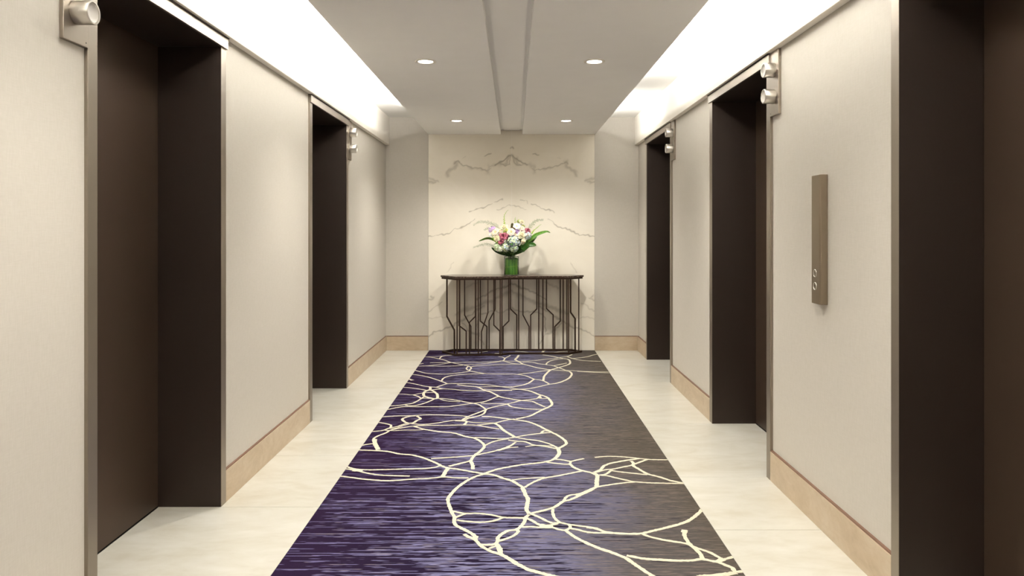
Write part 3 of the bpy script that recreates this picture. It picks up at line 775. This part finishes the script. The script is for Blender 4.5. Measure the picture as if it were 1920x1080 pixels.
def rose(zx, zy, r, col, label, y=8.02, d=None, opened=1.0, name='rose'):
    p = fpos(zx, zy, y); d = d or facing(p); r = r / 2000
    e = new(name, p, label); base = p - d * r * .55; Mx = frame(base, d)
    rings = [(3, .08, 1.0, .62, 0), (4, .28, 1.05, .62, .1), (5, .55, 1.05, .66, .25), (6, .9, 1.05, .70, .45)]
    if opened < .8: rings = [(3, .08, 1.5, .55, 0), (4, .22, 1.5, .6, .08), (4, .36, 1.45, .62, .2)]
    m = MB()
    for n, tl, rr, wd, cu in rings:
        a0 = rnd.uniform(0, 6.28)
        for k in range(n): petal(m, Mx, r * rr, a0 + 2 * PI * k / n + rnd.uniform(-.1, .1), tl * opened, wd * .62, cu)
    m.build('petals', PM[col], e, smooth=True, solid=.0012)
    m = MB()
    for k in range(5): petal(m, Mx @ Matrix.Translation((0, 0, -r * .06)), r * .6, k * 1.257, 1.9, .22, .3, 3, 2)
    m.build('sepals', PM['leaf'], e, smooth=True, solid=.001)
    add_stem(e, base, d)
def open_flower(zx, zy, r, col, label, y=8.02, n=6, name='lisianthus', centre='lime'):
    p = fpos(zx, zy, y); d = facing(p); r = r / 2000; e = new(name, p, label); base = p - d * r * .3; Mx = frame(base, d)
    m = MB()
    for k in range(n): petal(m, Mx, r * 1.1, 2 * PI * k / n, 1.15, .55, .3)
    for k in range(n - 1): petal(m, Mx, r * .8, 2 * PI * k / (n - 1) + .5, .7, .5, .3)
    m.build('petals', PM[col], e, smooth=True, solid=.0012)
    m = MB(); m.lathe([(r * .14, r * .1), (r * .16, r * .4), (r * .08, r * .5), (.0001, r * .52)], 10, Mx); m.build('centre', PM[centre], e, smooth=True)
    add_stem(e, base, d)
def ruffled(zx, zy, r, col, label, y=8.0, name='peony'):
    p = fpos(zx, zy, y); d = facing(p); r = r / 2000; e = new(name, p, label); base = p - d * r * .4; Mx = frame(base, d)
    m = MB()
    for n, tl, rr in ((8, 1.25, 1.15), (8, .95, 1.05), (7, .65, .95), (6, .35, .85)):
        for k in range(n): petal(m, Mx, r * rr * rnd.uniform(.85, 1.1), 2 * PI * k / n + rnd.uniform(-.3, .3), tl + rnd.uniform(-.15, .15), .34, rnd.uniform(0, .8))
    m.build('petals', PM[col], e, smooth=True, solid=.001); add_stem(e, base, d)
def hydrangea(zx, zy, r, col, col2, label, y=8.0, n=44, name='hydrangea', fs=.26):
    p = fpos(zx, zy, y); d = facing(p); r = r / 2000; e = new(name, p, label)
    ms = {col: MB(), col2: MB()}
    n = int(n * 1.9); q = frame(p - d * r * .35, d)
    for i in range(n):
        th = math.acos(1 - 1.6 * (i + .5) / n); ph = i * 2.39996
        loc = Vector((math.sin(th) * math.cos(ph), math.sin(th) * math.sin(ph), math.cos(th)))
        wp = q @ (loc * r * rnd.uniform(.86, 1.08)); wd = (q.to_3x3() @ loc + Vector((rnd.uniform(-.35, .35), rnd.uniform(-.35, .35), rnd.uniform(-.35, .35)))).normalized()
        Mx = frame(wp, wd); mb = ms[col] if rnd.random() < .62 else ms[col2]; f = r * fs * rnd.uniform(.8, 1.15)
        for k in range(4):
            R = Mx @ Matrix.Rotation(k * PI / 2, 4, 'Z')
            b = len(mb.v)
            mb.v += [tuple(R @ Vector(c)) for c in ((0, 0, 0), (f * .4, -f * .42, f * .12), (f * .8, -f * .38, f * .2), (f * 1.02, 0, f * .1), (f * .8, f * .38, f * .2), (f * .4, f * .42, f * .12))]
            mb.f.append(tuple(b + j for j in range(6)))
    ms[col].build('florets', PM[col], e); 
    if ms[col2].v: ms[col2].build('tinted_florets', PM[col2], e)
    MB().lathe([(.0001, -r * .6), (r * .5, -r * .45), (r * .78, 0), (r * .6, r * .4), (.0001, r * .62)], 14, frame(p - d * r * .35, d)).build('foliage_core', PM['sage'], e, smooth=True)
    add_stem(e, p - d * r * .6, d, .003)
def spike(pts, label, y=8.08, col='bud', size=.0075, name='snapdragon', n=22):
    P = [fpos(a, b, y) for a, b in pts]; Q = spline(P, .006); e = new(name, P[0], label)
    MB().tube(Q, [.002 * (1 - .6 * i / len(Q)) for i in range(len(Q))], 5).build('stalk', PM['stem'], e, smooth=True)
    m = MB()
    for i in range(n):
        t = i / (n - 1); q = Q[int(t * (len(Q) - 1))]; s = size * (1.15 - .75 * t); a = i * 2.4
        dd = Vector((math.cos(a), math.sin(a) * .9 - .2, .5)).normalized(); Mx = frame(q + dd * s * .5, dd)
        m.lathe([(.0001, -s * .6), (s * .5, -s * .3), (s * .62, s * .2), (s * .35, s * .7), (.0001, s * .95)], 7, Mx)
    m.build('buds', PM[col], e, smooth=True); add_stem(e, P[0], None)
def fern(pts, label, y=8.1, L=.042, n=46, col='fern'):
    P = [fpos(a, b, y) for a, b in pts]; Q = spline(P, .006); e = new('fern_frond', P[0], label, 'fern')
    MB().tube(Q, [.0018 * (1.1 - .8 * i / len(Q)) for i in range(len(Q))], 5).build('stalk', PM[col], e, smooth=True)
    m = MB()
    for i in range(n):
        t = .06 + .94 * i / n; j = min(len(Q) - 2, int(t * (len(Q) - 1))); q = Q[j]; tan = (Q[j + 1] - Q[j]).normalized()
        side = Vector((-tan.z, rnd.uniform(-.7, .7), tan.x)).normalized() * (1 if i % 2 else -1)
        dd = (tan * .8 + side * .8 + Vector((0, 0, rnd.uniform(-.3, .2)))).normalized(); l = L * (1.1 - .75 * t) * rnd.uniform(.6, 1.1)
        m.tube([q, q + dd * l * .5, q + dd * l + Vector((0, 0, -l * .12))], [.0009, .0010, .0003], 3)
        for u in (.35, .6, .8):
            for sg in (-1, 1):
                s2 = (dd * .7 + dd.cross(Vector((0, 1, 0))) * sg * .8).normalized(); b = q + dd * l * u
                m.tube([b, b + s2 * l * .22], [.0008, .0003], 3)
    m.build('leaflets', PM[col], e); add_stem(e, P[0], None)
def blade(pts, wd, label, y, col='blade', tilt=.5, name='blade_leaf', fold=.25):
    """broad leaf along a spine (zoom pixels, depth)"""
    P = [fpos(a, b, y + dy) for a, b, dy in pts]; Q = spline(P, .012); n = len(Q); e = new(name, P[0], label, 'leaf')
    m = MB(); K = 6; b0 = len(m.v)
    for i, q in enumerate(Q):
        t = i / (n - 1); tan = (Q[min(i + 1, n - 1)] - Q[max(i - 1, 0)]).normalized()
        side = tan.cross(Vector((0, -1, 0))).normalized(); side = (side * math.cos(tilt) + Vector((0, -1, 0)) * math.sin(tilt)).normalized()
        nor = side.cross(tan); hw = wd / 2000 * math.sin(PI * min(.985, .1 + .9 * t) ) ** .6
        for k in range(K + 1):
            s = (k / K - .5) * 2
            m.v.append(tuple(q + side * hw * s + nor * hw * fold * abs(s)))
    for i in range(n - 1):
        for k in range(K):
            a = b0 + i * (K + 1) + k; m.f.append((a, a + 1, a + K + 2, a + K + 1))
    m.build('leaf_blade', PM[col], e, smooth=True, solid=.0012)
    MB().tube([q + Vector((0, -.0012, 0)) for q in Q], [.0016 * (1 - .8 * i / n) for i in range(n)], 5).build('midrib', PM['stem'], e, smooth=True)
    add_stem(e, P[0], None)

# greenery first
fern([(680, 520), (520, 420), (350, 375), (200, 380), (90, 455)], 'feathery grey-green frond arching out at the upper left of the bouquet', 8.12)
fern([(1320, 520), (1420, 430), (1500, 345), (1660, 328)], 'feathery grey-green frond rising at the upper right of the bouquet', 8.12)
fern([(600, 970), (480, 890), (380, 870), (240, 900), (90, 950)], 'thin feathery frond reaching out at the lower left of the bouquet', 8.1, .036)
fern([(620, 560), (500, 560), (400, 520), (330, 560)], 'short feathery frond behind the lilac bloom at the left', 8.13, .036, 30)
blade([(1120, 960, .02), (1380, 760, 0), (1510, 660, 0), (1730, 590, .0), (1820, 618, .01)], 40, 'long bright green leaf pointing out to the right', 8.05, tilt=.2)
blade([(1000, 1080, .02), (1180, 980, 0), (1330, 880, -.01), (1500, 900, .0)], 85, 'broad dark green leaf curling at the lower right of the bouquet', 8.06, 'leaf', .3)
blade([(1080, 1060, .03), (1260, 900, .01), (1400, 780, .0), (1520, 680, .02)], 75, 'broad mid green leaf standing behind the lower right rosebud', 8.10, 'leaf', .1)
blade([(720, 880, .03), (520, 760, 0), (380, 742, 0), (215, 806, .01)], 30, 'narrow green leaf pointing out to the left', 8.06, tilt=.5)
blade([(900, 1120, .0), (760, 1080, -.03), (600, 1020, -.04), (500, 950, -.02)], 44, 'dark green leaf hanging over the left of the vase rim', 8.10, 'darkleaf', .4)
blade([(980, 1120, .0), (1020, 1060, -.05), (1120, 1020, -.08), (1240, 1040, -.06)], 50, 'dark green leaf hanging over the right of the vase rim', 8.10, 'darkleaf', .4)
blade([(940, 1130, .0), (900, 1060, -.06), (840, 1010, -.08), (700, 1010, -.07)], 50, 'dark green leaf spread low over the front of the vase', 8.10, 'darkleaf', .5)
blade([(950, 1130, .0), (960, 1050, -.05), (1000, 980, -.07), (1100, 920, -.06)], 55, 'dark green leaf tucked under the large pale hydrangea', 8.10, 'leaf', .5)
blade([(900, 820, .02), (940, 850, -.07), (970, 900, -.10)], 55, 'small round dark leaf in front of the large hydrangea', 8.04, 'leaf', .2)
blade([(860, 760, .02), (980, 560, .02), (960, 400, .0)], 70, 'dark olive leaf standing behind the topmost rose', 8.13, 'brown', .1)
spike([(820, 480), (790, 400), (785, 250), (830, 150), (870, 110)], 'tall lime snapdragon tip standing highest in the bouquet', 8.08, size=.011)
spike([(1040, 440), (1030, 360), (1035, 270)], 'short lime bud spike at the top right of centre', 8.10, size=.010, n=12)
spike([(1400, 640), (1450, 570), (1540, 490), (1612, 430)], 'lime snapdragon tip slanting out at the right', 8.06, size=.010)
spike([(620, 850), (560, 790), (530, 720), (510, 650)], 'lime snapdragon tip hanging at the left edge of the flowers', 8.00, size=.010, n=16)
def sprig(pts, label, y, n=26, L=.03, col='leaf'):
    P = [fpos(a, b, y) for a, b in pts]; Q = spline(P, .006); e = new('leafy_sprig', P[0], label, 'foliage')
    MB().tube(Q, .0018, 5).build('stalk', PM['stem'], e, smooth=True)
    m = MB()
    for i in range(n):
        q = Q[int((i + .5) / n * (len(Q) - 1))]; a = i * 2.4
        dd = Vector((math.cos(a), -.35 + .5 * math.sin(a), .35 + .5 * math.sin(a * 1.7))).normalized(); Mx = frame(q, dd); l = L * rnd.uniform(.7, 1.2)
        m.grid(lambda u, v: ((v - .5) * l * .62 * math.sin(PI * (.06 + .9 * u)), l * .25 * u * u, l * u), 4, 2, Mx)
    m.build('leaves', PM[col], e, smooth=True); add_stem(e, P[0], None)
sprig([(900, 1000), (900, 800), (880, 640)], 'dark leafy filler sprig behind the middle of the bouquet', 8.07, 34)
sprig([(820, 1040), (700, 920), (600, 820)], 'dark leafy filler sprig behind the left flowers', 8.07, 30)
sprig([(1060, 1000), (1140, 820), (1230, 640)], 'dark leafy filler sprig behind the right flowers', 8.07, 34)
sprig([(960, 1090), (880, 1050), (760, 1040), (660, 1000)], 'small leafy sprig spilling over the vase at the lower left', 8.02, 26, .022, 'fern')
sprig([(1000, 1080), (1060, 1040), (1150, 1000)], 'small leafy sprig spilling over the vase at the lower right', 8.02, 20, .022, 'leaf')
# flowers
rose(780, 500, 105, 'cream', 'large cream rose topmost at the centre left of the bouquet', 8.04)
rose(1175, 670, 105, 'cream', 'large cream rose at the right of centre', 7.99)
rose(1205, 845, 80, 'cream', 'half-open cream rosebud lowest at the right', 7.98, opened=.7, d=Vector((.25, -.45, .8)))
rose(612, 745, 85, 'cream', 'cream rose at the left beside the mauve peony', 8.0)
open_flower(575, 600, 90, 'blush', 'blush lisianthus at the left below the lilac bloom', 8.02)
open_flower(685, 580, 60, 'blush', 'small blush bloom between the lilac bloom and topmost rose', 8.04)
open_flower(940, 600, 95, 'blush', 'blush lisianthus in the middle of the bouquet', 8.0)
open_flower(1070, 470, 85, 'white', 'white lisianthus at the top right of the bouquet', 8.04)
open_flower(1190, 515, 62, 'blush', 'small blush bloom beside the white lisianthus', 8.05)
rose(1180, 365, 65, 'cream', 'small cream rose highest at the right of the bouquet', 8.08)
open_flower(1040, 660, 55, 'blush', 'small blush bloom left of the large right rose', 8.0)
open_flower(470, 650, 45, 'white', 'small white bloom at the far left edge', 8.04)
ruffled(765, 705, 100, 'mauve', 'large mauve pink peony at the centre left', 7.98)
ruffled(712, 815, 62, 'mauve', 'small mauve pink peony below the large one', 7.98)
ruffled(1315, 565, 70, 'mauve', 'mauve pink peony at the right edge', 8.05)
hydrangea(500, 535, 75, 'lilac', 'white', 'lilac cluster bloom at the upper left', 8.06, 26, 'stock_flower', .34)
hydrangea(1075, 590, 65, 'lilac', 'lilac', 'lilac cluster bloom between centre and right rose', 8.02, 24, 'stock_flower', .34)
hydrangea(830, 575, 70, 'lime', 'lime', 'lime green cluster bloom under the topmost rose', 8.02, 28, 'viburnum', .3)
hydrangea(1110, 350, 40, 'lime', 'lime', 'small lime green cluster at the top right', 8.1, 16, 'viburnum', .32)
hydrangea(1215, 465, 40, 'lime', 'lime', 'small lime green cluster under the highest right rose', 8.08, 16, 'viburnum', .32)
hydrangea(985, 785, 150, 'blue', 'palegreen', 'large pale blue hydrangea at the centre front', 8.0, 70, fs=.2)
hydrangea(800, 930, 105, 'palegreen', 'blue', 'pale green hydrangea low at the centre left', 8.0, 48, fs=.24)
hydrangea(630, 930, 95, 'palegreen', 'white', 'pale green and white hydrangea low at the left', 8.02, 44, fs=.24)
hydrangea(1010, 950, 95, 'palegreen', 'blue', 'pale green and blue hydrangea low at the centre right', 8.0, 44, fs=.24)
hydrangea(1330, 665, 85, 'blue', 'white', 'pale blue and white hydrangea at the right edge', 8.04, 40, fs=.26)
hydrangea(690, 985, 55, 'white', 'palegreen', 'small white cluster bloom low at the left', 7.99, 24, 'viburnum', .3)
bpy.context.view_layer.update()
